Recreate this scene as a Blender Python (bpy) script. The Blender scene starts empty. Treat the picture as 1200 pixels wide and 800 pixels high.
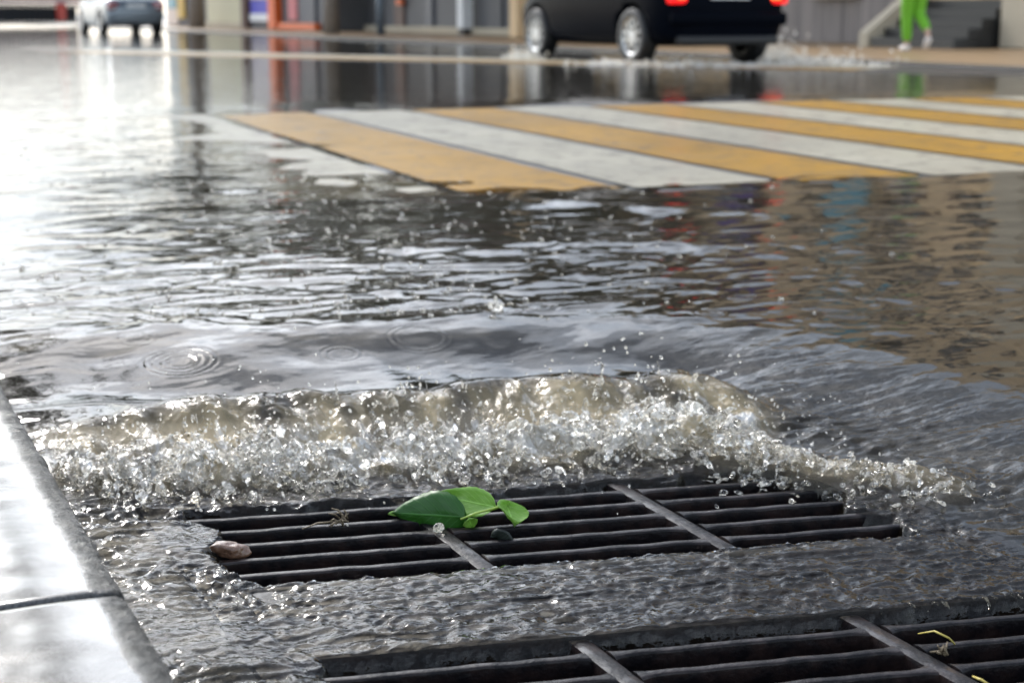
import bpy, bmesh, math, random
import numpy as np
from mathutils import Vector, Matrix, noise as mnoise
random.seed(7); rng = np.random.default_rng(11)
R = math.radians
S = bpy.context.scene
COL = S.collection

# ------------------------------------------------------------------ camera
F = 1800.0; YAW = R(25); PIT = math.atan(385 / F); CH = .58
sp, cp, sa, ca = math.sin(PIT), math.cos(PIT), math.sin(YAW), math.cos(YAW)
CAM = Vector((0, 0, CH))
FW = Vector((sa * cp, ca * cp, -sp)); RT = Vector((ca, -sa, 0)); UP = Vector((sa * sp, ca * sp, cp))
def ray(u, v): return FW * F + RT * (u - 600) - UP * (v - 400)
def at(u, v, z=0.):                       # where a sight line meets the level z
    d = ray(u, v); return CAM + d * ((z - CH) / d.z)
def atX(u, v, X):                         # where a sight line meets the plane x = X
    d = ray(u, v); return CAM + d * (X / d.x)
cd = bpy.data.cameras.new('camera'); cam = bpy.data.objects.new('camera', cd); COL.objects.link(cam)
cd.lens = 54; cd.sensor_width = 36; cd.clip_start = .05; cd.clip_end = 1500
cam.matrix_world = Matrix(((RT.x, UP.x, -FW.x, 0), (RT.y, UP.y, -FW.y, 0), (RT.z, UP.z, -FW.z, CH), (0, 0, 0, 1)))
cd.dof.use_dof = True; cd.dof.focus_distance = 1.78; cd.dof.aperture_fstop = 6.2
S.camera = cam

# ------------------------------------------------------------------ render settings
S.view_settings.view_transform = 'Standard'; S.view_settings.look = 'None'
S.view_settings.exposure = 0.0; S.view_settings.gamma = 1
try: S.view_settings.use_curve_mapping = False
except Exception: pass
S.render.engine = 'CYCLES'
cy = S.cycles
cy.max_bounces = 12; cy.transmission_bounces = 10; cy.transparent_max_bounces = 16; cy.glossy_bounces = 6; cy.diffuse_bounces = 3
cy.caustics_reflective = True; cy.caustics_refractive = True; cy.blur_glossy = .3
cy.sample_clamp_indirect = 6
try:
    cy.use_denoising = True; cy.denoiser = 'OPENIMAGEDENOISE'
except Exception: pass

# ------------------------------------------------------------------ object helpers
def tag(o, label=None, cat=None, group=None, kind=None):
    if label: o['label'] = label
    if cat: o['category'] = cat
    if group: o['group'] = group
    if kind: o['kind'] = kind
    return o
def thing(name, loc=(0, 0, 0), label=None, cat=None, group=None, rz=0):
    o = bpy.data.objects.new(name, None); COL.objects.link(o)
    o.location = loc; o.rotation_euler = (0, 0, rz)
    return tag(o, label, cat, group)
def link(name, me, mat=None, parent=None, loc=(0, 0, 0), smooth=False):
    o = bpy.data.objects.new(name, me); COL.objects.link(o)
    if mat is not None: me.materials.append(mat)
    if parent is not None: o.parent = parent
    o.location = loc
    if smooth: me.polygons.foreach_set('use_smooth', [True] * len(me.polygons))
    return o
def from_bm(name, bm, mat, parent=None, loc=(0, 0, 0), smooth=False):
    bmesh.ops.recalc_face_normals(bm, faces=bm.faces)
    me = bpy.data.meshes.new(name); bm.to_mesh(me); bm.free()
    return link(name, me, mat, parent, loc, smooth)
def box(bm, c, s, rz=0, bev=0):
    r = bmesh.ops.create_cube(bm, size=1)
    M = Matrix.Translation(c) @ Matrix.Rotation(rz, 4, 'Z') @ Matrix.Diagonal((s[0], s[1], s[2], 1))
    bmesh.ops.transform(bm, matrix=M, verts=r['verts'])
    if bev:
        es = list({e for v in r['verts'] for e in v.link_edges})
        bmesh.ops.bevel(bm, geom=es, offset=bev, segments=2, affect='EDGES', profile=.6)
def boxo(name, c, s, mat, parent=None, bev=.01, rz=0):
    bm = bmesh.new(); box(bm, c, s, rz, bev); return from_bm(name, bm, mat, parent)
def tube(bm, pts, rad, n=8, cap=True):
    pts = [Vector(p) for p in pts]
    rad = rad if hasattr(rad, '__len__') else [rad] * len(pts)
    rings = []
    for i, p in enumerate(pts):
        t = (pts[min(i + 1, len(pts) - 1)] - pts[max(i - 1, 0)]).normalized()
        a = t.cross(Vector((0, 0, 1)) if abs(t.z) < .9 else Vector((1, 0, 0))).normalized(); b = t.cross(a)
        rings.append([bm.verts.new(p + (a * math.cos(k * 2 * math.pi / n) + b * math.sin(k * 2 * math.pi / n)) * rad[i]) for k in range(n)])
    for r0, r1 in zip(rings, rings[1:]):
        for k in range(n): bm.faces.new((r0[k], r0[(k + 1) % n], r1[(k + 1) % n], r1[k]))
    if cap: bm.faces.new(rings[0]); bm.faces.new(rings[-1])
def prism(bm, pts, z0, z1):
    a = [bm.verts.new((p[0], p[1], z0)) for p in pts]; b = [bm.verts.new((p[0], p[1], z1)) for p in pts]
    bm.faces.new(a); bm.faces.new(b); n = len(pts)
    for i in range(n): bm.faces.new((a[i], a[(i + 1) % n], b[(i + 1) % n], b[i]))
def np_mesh(name, co, quads):
    me = bpy.data.meshes.new(name)
    me.vertices.add(len(co)); me.vertices.foreach_set('co', np.ascontiguousarray(co, dtype=np.float32).ravel())
    nq = len(quads); k = quads.shape[1]
    me.loops.add(nq * k); me.loops.foreach_set('vertex_index', np.ascontiguousarray(quads, dtype=np.int32).ravel())
    me.polygons.add(nq); me.polygons.foreach_set('loop_start', np.arange(0, nq * k, k, dtype=np.int32))
    me.update(calc_edges=True); me.validate()
    return me
def crisp(o, deg=35):
    try: o.data.set_sharp_from_angle(angle=R(deg))
    except Exception: pass
    return o
def apply_mods(o):
    dg = bpy.context.evaluated_depsgraph_get(); dg.update()
    me = bpy.data.meshes.new_from_object(o.evaluated_get(dg)); o.modifiers.clear(); o.data = me

# ------------------------------------------------------------------ materials
def new_mat(name):
    m = bpy.data.materials.new(name); m.use_nodes = True; nt = m.node_tree
    for n in list(nt.nodes): nt.nodes.remove(n)
    out = nt.nodes.new('ShaderNodeOutputMaterial')
    return m, nt, out
class N:
    def __init__(s, nt): s.nt = nt
    def __call__(s, t, **kw):
        n = s.nt.nodes.new('ShaderNode' + t)
        for k, v in kw.items():
            if k in n.inputs.keys() if isinstance(k, str) else False: s.set(n, k, v)
            else: setattr(n, k, v)
        return n
    def set(s, n, k, v):
        i = n.inputs[k]
        if isinstance(v, bpy.types.NodeSocket): s.nt.links.new(v, i)
        else: i.default_value = v
    def noise(s, vec, scale, detail=3, rough=.55, dist=0):
        n = s.nt.nodes.new('ShaderNodeTexNoise'); s.set(n, 'Vector', vec)
        for k, v in (('Scale', scale), ('Detail', detail), ('Roughness', rough), ('Distortion', dist)): n.inputs[k].default_value = v
        return n.outputs['Fac']
    def ramp(s, f, stops):
        n = s.nt.nodes.new('ShaderNodeValToRGB'); s.set(n, 'Fac', f); e = n.color_ramp.elements
        while len(e) < len(stops): e.new(.5)
        for q, (p, c) in zip(e, stops):
            q.position = p; q.color = (c, c, c, 1) if not hasattr(c, '__len__') else (*c, 1)
        return n.outputs['Color']
    def math(s, op, a, b=0., c=0.):
        n = s.nt.nodes.new('ShaderNodeMath'); n.operation = op
        for i, v in enumerate((a, b, c)):
            if isinstance(v, bpy.types.NodeSocket): s.nt.links.new(v, n.inputs[i])
            else: n.inputs[i].default_value = v
        return n.outputs[0]
    def map(s, vec, scale=(1, 1, 1), rot=(0, 0, 0)):
        n = s.nt.nodes.new('ShaderNodeMapping'); s.set(n, 'Vector', vec); n.inputs['Scale'].default_value = scale; n.inputs['Rotation'].default_value = rot
        return n.outputs[0]
    def bump(s, h, strength, dist, normal=None):
        n = s.nt.nodes.new('ShaderNodeBump'); s.set(n, 'Height', h); n.inputs['Strength'].default_value = strength; s.set(n, 'Distance', dist)
        if normal is not None: s.set(n, 'Normal', normal)
        return n.outputs[0]
    def mix(s, f, a, b):
        n = s.nt.nodes.new('ShaderNodeMixShader'); s.set(n, 0, f); s.nt.links.new(a, n.inputs[1]); s.nt.links.new(b, n.inputs[2]); return n.outputs[0]
    def rgbmix(s, f, a, b):
        n = s.nt.nodes.new('ShaderNodeMix'); n.data_type = 'RGBA'; s.set(n, 0, f)
        for i, v in ((6, a), (7, b)):
            if isinstance(v, bpy.types.NodeSocket): s.nt.links.new(v, n.inputs[i])
            else: n.inputs[i].default_value = (*v, 1)
        return n.outputs[2]
    def princ(s, **kw):
        n = s.nt.nodes.new('ShaderNodeBsdfPrincipled')
        for k, v in kw.items():
            k = k.replace('_', ' ')
            if k in ('Base Color', 'Emission Color') and not isinstance(v, bpy.types.NodeSocket): v = (*v, 1)
            s.set(n, k, v)
        return n.outputs[0]
def pm(name, col, rough=.5, metal=0., vary=.15, scale=8., bump=0., bscale=40., coat=0., emit=0., spec=.5):
    m, nt, out = new_mat(name); n = N(nt)
    tc = nt.nodes.new('ShaderNodeTexCoord').outputs['Object']
    f = n.noise(tc, scale, 4)
    c = n.rgbmix(f, tuple(x * (1 - vary) for x in col), tuple(min(1, x * (1 + vary)) for x in col))
    kw = dict(Base_Color=c, Roughness=n.math('MULTIPLY_ADD', f, .2 * rough, rough * .9), Metallic=metal, Coat_Weight=coat, Coat_Roughness=.05, Specular_IOR_Level=spec)
    if bump: kw['Normal'] = n.bump(n.noise(tc, bscale, 5), bump, .01)
    if emit: kw['Emission_Color'] = col; kw['Emission_Strength'] = emit
    nt.links.new(n.princ(**kw), out.inputs[0])
    return m

M = {}
# wet asphalt
m, nt, out = new_mat('wet_asphalt'); n = N(nt); tc = nt.nodes.new('ShaderNodeTexCoord').outputs['Object']
agg = n.noise(tc, 160, 4, .6); big = n.noise(tc, 1.3, 3)
c = n.rgbmix(n.math('MULTIPLY', agg, big), (.010, .010, .011), (.045, .043, .041))
nt.links.new(n.princ(Base_Color=c, Roughness=n.math('MULTIPLY_ADD', big, .3, .25), Normal=n.bump(agg, .5, .004)), out.inputs[0]); M['asphalt'] = m
def paint(name, col):
    m, nt, out = new_mat(name); n = N(nt); tc = nt.nodes.new('ShaderNodeTexCoord').outputs['Object']
    wear = n.ramp(n.noise(tc, 7, 10, .78), [(.39, .0), (.49, 1.)])
    c = n.rgbmix(n.math('MULTIPLY', n.ramp(n.noise(tc, 1.1, 4), [(.35, .55), (.6, 1.)]), wear), (.045, .043, .04), col)
    c2 = n.rgbmix(n.noise(n.map(tc, (3, .5, 1)), 2.2, 5), c, tuple(x * .62 for x in col))
    nb = n.bump(n.noise(tc, 90, 4), .6, .004); cb = n.bump(n.noise(n.map(tc, (.8, 1.4, 1)), 9, 3), 1, .004)
    nt.links.new(n.princ(Base_Color=c2, Roughness=.45, Specular_IOR_Level=.12, Normal=nb, Coat_Weight=n.ramp(n.noise(tc, 2.2, 5), [(.4, .0), (.62, .24)]), Coat_IOR=1.33, Coat_Roughness=.12, Coat_Normal=cb), out.inputs[0]); return m
M['white_paint'] = paint('white_road_paint', (.48, .435, .33)); M['yellow_paint'] = paint('yellow_road_paint', (.43, .215, .0))

# water : a thin clear film of murky rain water, Fresnel reflection over what lies beneath
def water_mat():
    m, nt, out = new_mat('rain_water'); n = N(nt); tc = nt.nodes.new('ShaderNodeTexCoord').outputs['Object']
    at_ = nt.nodes.new('ShaderNodeAttribute'); at_.attribute_name = 'flow'
    sep = nt.nodes.new('ShaderNodeSeparateColor'); nt.links.new(at_.outputs['Color'], sep.inputs[0])
    foam, murk, chop = sep.outputs[0], sep.outputs[1], sep.outputs[2]
    h1 = n.noise(n.map(tc, (.8, 1.25, .4)), 5, 3, .5, .4); h2 = n.noise(n.map(tc, (1.0, 1.4, .4)), 40, 2, .5, .5); h3 = n.noise(tc, 150, 2, .5)
    b = n.bump(h1, 1, .007); b = n.bump(h2, 1, n.math('MULTIPLY_ADD', chop, .0022, .00025), b)
    b = n.bump(h3, 1, n.math('MULTIPLY_ADD', chop, .0008, .00003), b)
    fr = nt.nodes.new('ShaderNodeFresnel'); fr.inputs['IOR'].default_value = 1.33; nt.links.new(b, fr.inputs['Normal'])
    gl = nt.nodes.new('ShaderNodeBsdfGlossy'); gl.inputs['Roughness'].default_value = .035; nt.links.new(b, gl.inputs['Normal'])
    tr = nt.nodes.new('ShaderNodeBsdfTransparent'); tr.inputs['Color'].default_value = (.80, .77, .70, 1)
    df = nt.nodes.new('ShaderNodeBsdfDiffuse'); df.inputs['Color'].default_value = (.56, .45, .27, 1); nt.links.new(b, df.inputs['Normal'])
    body = n.mix(murk, tr.outputs[0], df.outputs[0])
    wat = n.mix(fr.outputs[0], body, gl.outputs[0])
    # aerated water
    w = n.noise(n.map(tc, (1.0, .45, .8)), 38, 5, .65, .8)
    fb = n.bump(n.noise(tc, 120, 4, .7, .6), 1, .006); fb = n.bump(n.noise(tc, 320, 2, .6), 1, .0018, fb)
    fcol = n.ramp(n.noise(n.map(tc, (1.6, .5, 1)), 22, 4, .6), [(.34, (.46, .39, .26)), (.5, (.74, .69, .58)), (.64, (.96, .96, .94))])
    fd = nt.nodes.new('ShaderNodeBsdfDiffuse'); nt.links.new(fcol, fd.inputs['Color']); nt.links.new(fb, fd.inputs['Normal'])
    ft = nt.nodes.new('ShaderNodeBsdfTranslucent'); nt.links.new(fcol, ft.inputs['Color']); nt.links.new(fb, ft.inputs['Normal'])
    fg = nt.nodes.new('ShaderNodeBsdfGlossy'); fg.inputs['Roughness'].default_value = .06; nt.links.new(fb, fg.inputs['Normal'])
    ff = nt.nodes.new('ShaderNodeFresnel'); ff.inputs['IOR'].default_value = 1.6; nt.links.new(fb, ff.inputs['Normal'])
    fo = n.mix(n.math('MULTIPLY_ADD', ff.outputs[0], .9, .18), n.mix(.45, fd.outputs[0], ft.outputs[0]), fg.outputs[0])
    fac = n.math('SMOOTH_MIN', 1., n.math('MULTIPLY', n.math('ADD', foam, n.math('MULTIPLY_ADD', w, 3.0, -1.98)), 1.7), .1)
    fac = n.math('MAXIMUM', n.math('MULTIPLY', fac, n.math('GREATER_THAN', foam, .02)), 0.)
    nt.links.new(n.mix(fac, wat, fo), out.inputs[0]); return m
M['water'] = water_mat()
def splash_mat(name, white, scale=90):
    m, nt, out = new_mat(name); n = N(nt); tc = nt.nodes.new('ShaderNodeTexCoord').outputs['Object']
    b = n.bump(n.noise(tc, 160, 3, .6), 1, .0008)
    g = n.princ(Base_Color=(.97, .96, .92), Roughness=.03, IOR=1.33, Transmission_Weight=1., Normal=b)
    w = n.princ(Base_Color=n.ramp(n.noise(tc, 25, 3), [(.35, (.70, .63, .50)), (.6, (.93, .92, .9))]), Roughness=.12, IOR=1.33, Normal=b)
    tl = nt.nodes.new('ShaderNodeBsdfTranslucent'); tl.inputs['Color'].default_value = (.9, .88, .82, 1)
    w = n.mix(.4, w, tl.outputs[0])
    f = n.ramp(n.noise(tc, scale, 5, .7), [(max(0, .66 - white), 0.), (.80 - white, 1.)])
    nt.links.new(n.mix(n.math('MULTIPLY', f, .75), g, w), out.inputs[0]); return m
M['splash'] = splash_mat('white_water', .17); M['spray'] = splash_mat('white_spray', .5, 20); M['drops'] = splash_mat('clear_drops', .2)
# cast iron, wet
m, nt, out = new_mat('wet_cast_iron'); n = N(nt); tc = nt.nodes.new('ShaderNodeTexCoord').outputs['Object']
r_ = n.noise(tc, 30, 6, .65)
c = n.rgbmix(n.ramp(r_, [(.45, 0.), (.7, 1.)]), (.005, .004, .005), (.022, .012, .010))
bb = n.bump(n.noise(tc, 110, 5, .65), .8, .0022)
nt.links.new(n.princ(Base_Color=c, Roughness=n.math('MULTIPLY_ADD', r_, .4, .2), Specular_IOR_Level=.2, Coat_Weight=n.ramp(r_, [(.45, .0), (.62, .40)]), Coat_Roughness=.10, Normal=bb), out.inputs[0]); M['iron'] = m
# granite kerb under a film of water
m, nt, out = new_mat('wet_granite'); n = N(nt); tc = nt.nodes.new('ShaderNodeTexCoord').outputs['Object']
sp_ = n.noise(tc, 260, 4, .7); dirt = n.noise(tc, 14, 5, .6)
c = n.rgbmix(n.ramp(sp_, [(.4, 0.), (.6, 1.)]), (.022, .023, .023), (.085, .086, .085)); c = n.rgbmix(n.ramp(dirt, [(.45, 0.), (.75, .8)]), c, (.07, .065, .055))
xx = nt.nodes.new('ShaderNodeSeparateXYZ'); nt.links.new(tc, xx.inputs[0])
edge = n.ramp(n.math('ADD', n.math('MULTIPLY', n.math('ADD', xx.outputs[0], -.203), 70.), n.math('MULTIPLY_ADD', dirt, 1.6, -.8)), [(.0, 0.), (1., 1.)])
c = n.rgbmix(n.math('MULTIPLY', edge, n.ramp(n.noise(tc, 120, 4, .7), [(.38, .95), (.62, .2)])), c, (.016, .016, .014))
rg = n.math('MULTIPLY_ADD', edge, 1.0, .06)
b1 = n.bump(n.noise(tc, 70, 6, .7), 1, rg and n.math('MULTIPLY_ADD', edge, .014, .0002)); b1 = n.bump(n.noise(tc, 6, 2), 1, .0016, b1)
nt.links.new(n.princ(Base_Color=c, Roughness=n.math('MULTIPLY_ADD', edge, .25, .25), Specular_IOR_Level=.25, Coat_Weight=n.math('SUBTRACT', 1., n.math('MULTIPLY', edge, n.ramp(n.noise(tc, 45, 4, .7), [(.42, .95), (.6, .0)]))), Coat_IOR=1.31, Coat_Roughness=n.math('MULTIPLY_ADD', edge, .07, .02), Normal=b1, Coat_Normal=b1), out.inputs[0]); M['granite'] = m
m, nt, out = new_mat('wet_pavers'); n = N(nt); tc = nt.nodes.new('ShaderNodeTexCoord').outputs['Object']
br = nt.nodes.new('ShaderNodeTexBrick'); n.set(br, 'Vector', tc); br.inputs['Scale'].default_value = 4
br.inputs['Color1'].default_value = (.34, .20, .09, 1); br.inputs['Color2'].default_value = (.40, .25, .13, 1); br.inputs['Mortar'].default_value = (.12, .09, .06, 1)
c = n.rgbmix(n.noise(tc, 1.2, 4), br.outputs[0], (.20, .14, .08))
nt.links.new(n.princ(Base_Color=c, Roughness=.38, Specular_IOR_Level=.35, Normal=n.bump(n.noise(tc, 12, 4), .8, .015)), out.inputs[0]); M['pavers'] = m
def leaf_mat(name, col, col2, vein=0.):
    m, nt, out = new_mat(name); n = N(nt); tc = nt.nodes.new('ShaderNodeTexCoord').outputs['UV']
    s_ = nt.nodes.new('ShaderNodeSeparateXYZ'); nt.links.new(tc, s_.inputs[0])
    v = n.math('ABSOLUTE', s_.outputs[1])
    diag = n.math('SINE', n.math('MULTIPLY', n.math('SUBTRACT', s_.outputs[0], n.math('MULTIPLY', v, .35)), 48.))
    vn = n.math('MAXIMUM', n.ramp(diag, [(.93, 0.), (1., .5)]), n.ramp(v, [(.02, 1.), (.06, 0.)]))
    c = n.rgbmix(n.noise(tc, 4, 4), col, col2); c = n.rgbmix(n.math('MULTIPLY', vn, .55), c, tuple(min(1, x * 1.8 + .03) for x in col2))
    p = n.princ(Base_Color=c, Roughness=.42, Normal=n.bump(vn, .4, .002), Coat_Weight=.12, Coat_Roughness=.2)
    tl = nt.nodes.new('ShaderNodeBsdfTranslucent'); nt.links.new(c, tl.inputs['Color'])
    nt.links.new(n.mix(.3, p, tl.outputs[0]), out.inputs[0]); return m
M['leaf_dark'] = leaf_mat('dark_green_leaf', (.014, .085, .008), (.04, .16, .016)); M['leaf_light'] = leaf_mat('pale_green_leaf', (.20, .42, .05), (.30, .52, .10))
M['leaf_dead'] = leaf_mat('black_wet_leaf', (.012, .018, .014), (.03, .04, .03))
M['stem'] = pm('green_stem', (.28, .40, .06), .35); M['straw'] = pm('straw', (.45, .36, .08), .5); M['debris'] = pm('brown_debris', (.16, .12, .07), .6, bump=.5, bscale=300, scale=120, vary=.5)
M['stone'] = pm('brown_stone', (.16, .085, .05), .3, scale=60, vary=.5, bump=.4, bscale=120, coat=.5)
M['pit'] = pm('pit_concrete', (.02, .019, .018), .6)
M['black_paint'] = pm('black_car_paint', (.003, .004, .007), .2, spec=.012, vary=.1); M['silver_paint'] = pm('silver_car_paint', (.22, .25, .28), .35, metal=.5, coat=.3, vary=.04)
M['tyre'] = pm('tyre_rubber', (.012, .012, .013), .55); M['alloy'] = pm('alloy_wheel', (.55, .55, .54), .3, metal=.7); M['glass'] = pm('dark_glass', (.012, .015, .018), .06, vary=.05)
M['taillight'] = pm('lit_tail_light', (.8, .01, .01), .2, emit=.6); M['taillight_off'] = pm('red_lens', (.35, .01, .015), .15, coat=1.); M['brake'] = pm('brake_bulb', (1., .12, .02), .2, emit=1.5)
M['plate'] = pm('number_plate', (.75, .75, .74), .35); M['plastic'] = pm('black_plastic', (.012, .012, .013), .5)
M['bark'] = pm('pale_bark', (.22, .19, .16), .8, scale=6, vary=.4, bump=.6, bscale=20); M['pole'] = pm('blue_grey_paint', (.10, .125, .15), .4)
M['tan'] = pm('tan_plaster', (.74, .53, .31), .8, scale=1.2, vary=.12); M['beige'] = pm('beige_plaster', (.46, .40, .30), .8, scale=2); M['grey'] = pm('dark_grey_cladding', (.095, .095, .10), .6, scale=.9, vary=.35)
M['brown'] = pm('brown_trim', (.11, .06, .045), .5); M['red_brown'] = pm('red_brown_render', (.20, .09, .07), .7, scale=1); M['white'] = pm('white_enamel', (.74, .75, .76), .4); M['purple'] = pm('purple_sign', (.17, .10, .38), .4); M['teal'] = pm('teal_sign', (.07, .28, .36), .4)
M['orange'] = pm('orange_paint', (.75, .14, .02), .45); M['cream'] = pm('cream_panel', (.50, .47, .32), .6); M['plank'] = None
M['dark_stone'] = pm('dark_wet_stone', (.022, .022, .022), .35, scale=5, vary=.4); M['poster_blue'] = pm('blue_poster', (.06, .06, .45), .5); M['poster_white'] = pm('pale_poster', (.66, .55, .48), .5, scale=3, vary=.3)
M['yellow'] = pm('yellow_board', (.55, .36, .06), .5); M['pink'] = pm('pink_cloth', (.6, .2, .2), .7); M['navy'] = pm('navy_panel', (.015, .03, .06), .4); M['green_cloth'] = pm('lime_cloth', (.15, .42, .02), .75, scale=14, vary=.12, bump=.4, bscale=18)
M['skin'] = pm('skin', (.55, .36, .27), .5); M['shoe'] = pm('white_shoe', (.72, .66, .60), .5); M['hair'] = pm('brown_hair', (.05, .03, .02), .6); M['top'] = pm('white_top', (.7, .7, .68), .8)
M['banner'] = pm('pale_pink_board', (.62, .45, .45), .6, scale=1.5, vary=.4); M['red'] = pm('red_board', (.6, .05, .03), .5); M['rail'] = pm('black_railing', (.02, .022, .028), .5)
m, nt, out = new_mat('grey_planks'); n = N(nt); tc = nt.nodes.new('ShaderNodeTexCoord').outputs['Object']
c = n.ramp(n.noise(n.map(tc, (1, 3.5, .08)), 1.6, 4, .7), [(.3, (.10, .085, .08)), (.5, (.22, .19, .175)), (.7, (.30, .255, .23))])
nt.links.new(n.princ(Base_Color=c, Roughness=.6), out.inputs[0]); M['plank'] = m
def foliage(name, a, b):
    m, nt, out = new_mat(name); n = N(nt); tc = nt.nodes.new('ShaderNodeTexCoord').outputs['Object']
    c = n.rgbmix(n.noise(tc, 1.2, 4), a, b)
    tl = nt.nodes.new('ShaderNodeBsdfTranslucent'); nt.links.new(c, tl.inputs['Color'])
    nt.links.new(n.mix(.25, n.princ(Base_Color=c, Roughness=.5), tl.outputs[0]), out.inputs[0]); return m
M['foliage'] = foliage('dark_foliage', (.012, .024, .010), (.034, .058, .018))

# ------------------------------------------------------------------ noise
def pn(x, y, seed=0):
    xi = np.floor(x).astype(np.int64); yi = np.floor(y).astype(np.int64); xf = x - xi; yf = y - yi
    def g(ix, iy):
        h = (ix * 374761393 + iy * 668265263 + seed * 1442695041) & 0xffffffff
        h = ((h ^ (h >> 13)) * 1274126177) & 0xffffffff; h = h ^ (h >> 16)
        return (h & 0xffff) / 65535. * 2 * np.pi
    def dot(ix, iy, dx, dy):
        a = g(ix, iy); return np.cos(a) * dx + np.sin(a) * dy
    u = xf * xf * xf * (xf * (xf * 6 - 15) + 10); v = yf * yf * yf * (yf * (yf * 6 - 15) + 10)
    a = dot(xi, yi, xf, yf); b = dot(xi + 1, yi, xf - 1, yf); c = dot(xi, yi + 1, xf, yf - 1); d = dot(xi + 1, yi + 1, xf - 1, yf - 1)
    return ((a * (1 - u) + b * u) * (1 - v) + (c * (1 - u) + d * u) * v) * 1.5
def ss(a, b, x):
    t = np.clip((x - a) / (b - a), 0, 1); return t * t * (3 - 2 * t)
def smooth_table(pts):
    xs = np.linspace(0, 2, 801); ys = np.interp(xs, [p[0] for p in pts], [p[1] for p in pts])
    k = np.hanning(61); k /= k.sum(); return xs, np.convolve(np.pad(ys, 30, mode='edge'), k, mode='valid')

# ------------------------------------------------------------------ grate layout (skewed with the gutter)
ZG = -.06; SK = .22
def yg(x, y): return y + SK * (x - .6)
def unyg(x, g): return g - SK * (x - .6)
COLS = [(.412, .690), (.714, .988), (1.012, 1.262)]
G1 = dict(x=(.372, 1.326), y=(1.487, 2.0), rows=[(1.584 + .0545 * k, 1.584 + .0545 * k + .0415) for k in range(6)])
G2 = dict(x=(.372, 1.326), y=(.93, 1.480), rows=[(1.366 - .0545 * k - .0425, 1.366 - .0545 * k) for k in range(7)])
K_EDGE = .232
BACK = smooth_table([(0, -.056), (.10, -.052), (.2, -.042), (.27, -.018), (.34, .014), (.41, .012), (.52, -.028), (.62, -.037), (.70, -.033), (.95, .004), (1.08, .012), (1.3, .012), (2, .012)])
SIDE = smooth_table([(0, -.054), (.2, -.050), (.5, -.034), (.8, -.008), (1.0, .006), (1.15, .012), (2, .012)])
def field(X, Y):
    Yg = yg(X, Y)
    a = np.maximum((X - 1.27) / .36, 0); b = np.maximum((Yg - 1.93) / .80, 0)
    b = b + .035 * pn(X * 5, Y * 0 + .5, 3) * ss(.1, .3, b) * (1 - ss(.5, .8, b))
    s = np.hypot(a, b); wb = ss(.35, .8, b / (a + b + 1e-6)); wb = np.where(s < 1e-5, 1., wb)
    return Yg, a, b, s, wb
def base_h(X, Y):
    Yg, a, b, s, wb = field(X, Y)
    z = np.interp(s, *BACK) * wb + np.interp(s, *SIDE) * (1 - wb)
    z = z + ss(.2, .32, b) * (1 - ss(.40, .52, b)) * wb * (-.016 * (1 - ss(.36, .62, X)) + .004 * ss(.8, 1.1, X) + .011 * pn(X * 7, b * 0 + .2, 5) + .006 * pn(X * 19, b * 0 + .7, 6))
    lf = (1 - ss(.30, .46, X)); z = z + lf * (1 - ss(.0, .3, b)) * .010
    z = z - lf * .02 * ss(.2, .34, b) * (1 - ss(.36, .5, b))
    return z
def road_h(X, Y):
    Yg, a, b, s, wb = field(X, Y)
    t = ss(.25, 1.05, s)
    return np.minimum(-.068 * (1 - t), base_h(X, Y) - .012 - .02 * ss(.3, .5, s) * (1 - ss(1.0, 1.5, s)))

def axis(lo, hi0, hi, d, g, dmax):
    v = list(np.arange(lo, hi0, d)); st = d
    while v[-1] < hi: st = min(st * g, dmax); v.append(v[-1] + st)
    return np.array(v)
def grid_mesh(name, xs, ys, zf, keep=None):
    X, Y = np.meshgrid(xs, ys); Z, extra = zf(X, Y)
    nx, ny = len(xs), len(ys); idx = np.arange(nx * ny).reshape(ny, nx)
    q = np.stack([idx[:-1, :-1], idx[:-1, 1:], idx[1:, 1:], idx[1:, :-1]], -1).reshape(-1, 4)
    if keep is not None:
        cx = .25 * (X[:-1, :-1] + X[:-1, 1:] + X[1:, 1:] + X[1:, :-1]).ravel(); cyy = .25 * (Y[:-1, :-1] + Y[:-1, 1:] + Y[1:, 1:] + Y[1:, :-1]).ravel()
        q = q[keep(cx, cyy)]
    return np_mesh(name, np.stack([X, Y, Z], -1).reshape(-1, 3), q), X, Y, extra

# ------------------------------------------------------------------ road
def slot_inset(X, Y, g):
    Yg = yg(X, Y); x0, x1 = COLS[0][0], COLS[2][1]; r0 = min(r[0] for r in g['rows']); r1 = max(r[1] for r in g['rows'])
    top = 1. if g is G1 else .25
    l = X - x0 - .016 - .030 * pn(X * 3, Yg * 15, 71) - .010 * pn(X * 20, Yg * 45, 72); f = r1 - Yg - top * (.022 + .030 * pn(X * 11, Yg * 4, 73) + .012 * pn(X * 35, Yg * 20, 74)); r = x1 - X - .020 - .030 * pn(X * 3, Yg * 15, 75)
    n_ = Yg - r0 + .003 * pn(X * 22, Yg * 3, 76)
    return np.minimum(np.minimum(l, r), np.minimum(n_, f))
def in_rect(x, y, g, m=0.):
    Yg = yg(x, y); return (x > g['x'][0] + m) & (x < g['x'][1] - m) & (Yg > g['y'][0] + m) & (Yg < g['y'][1] - m)
xs = axis(K_EDGE - .02, 2.6, 11.2, .02, 1.08, .6); xs[-1] = 11.2; ys = np.concatenate([np.arange(-12, .6, .6), axis(.6, 3.4, 260, .02, 1.08, 4.)])
rd, *_ = grid_mesh('road', xs, ys, lambda X, Y: (road_h(X, Y), None), lambda x, y: ~(in_rect(x, y, G1, .012) | in_rect(x, y, G2, .012)))
road = link('road', rd, M['asphalt'], smooth=True); tag(road, kind='structure')
ground = boxo('ground', (0, 120, -.85), (1600, 1600, .3), M['dark_stone'], bev=0); tag(ground, kind='structure')
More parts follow.
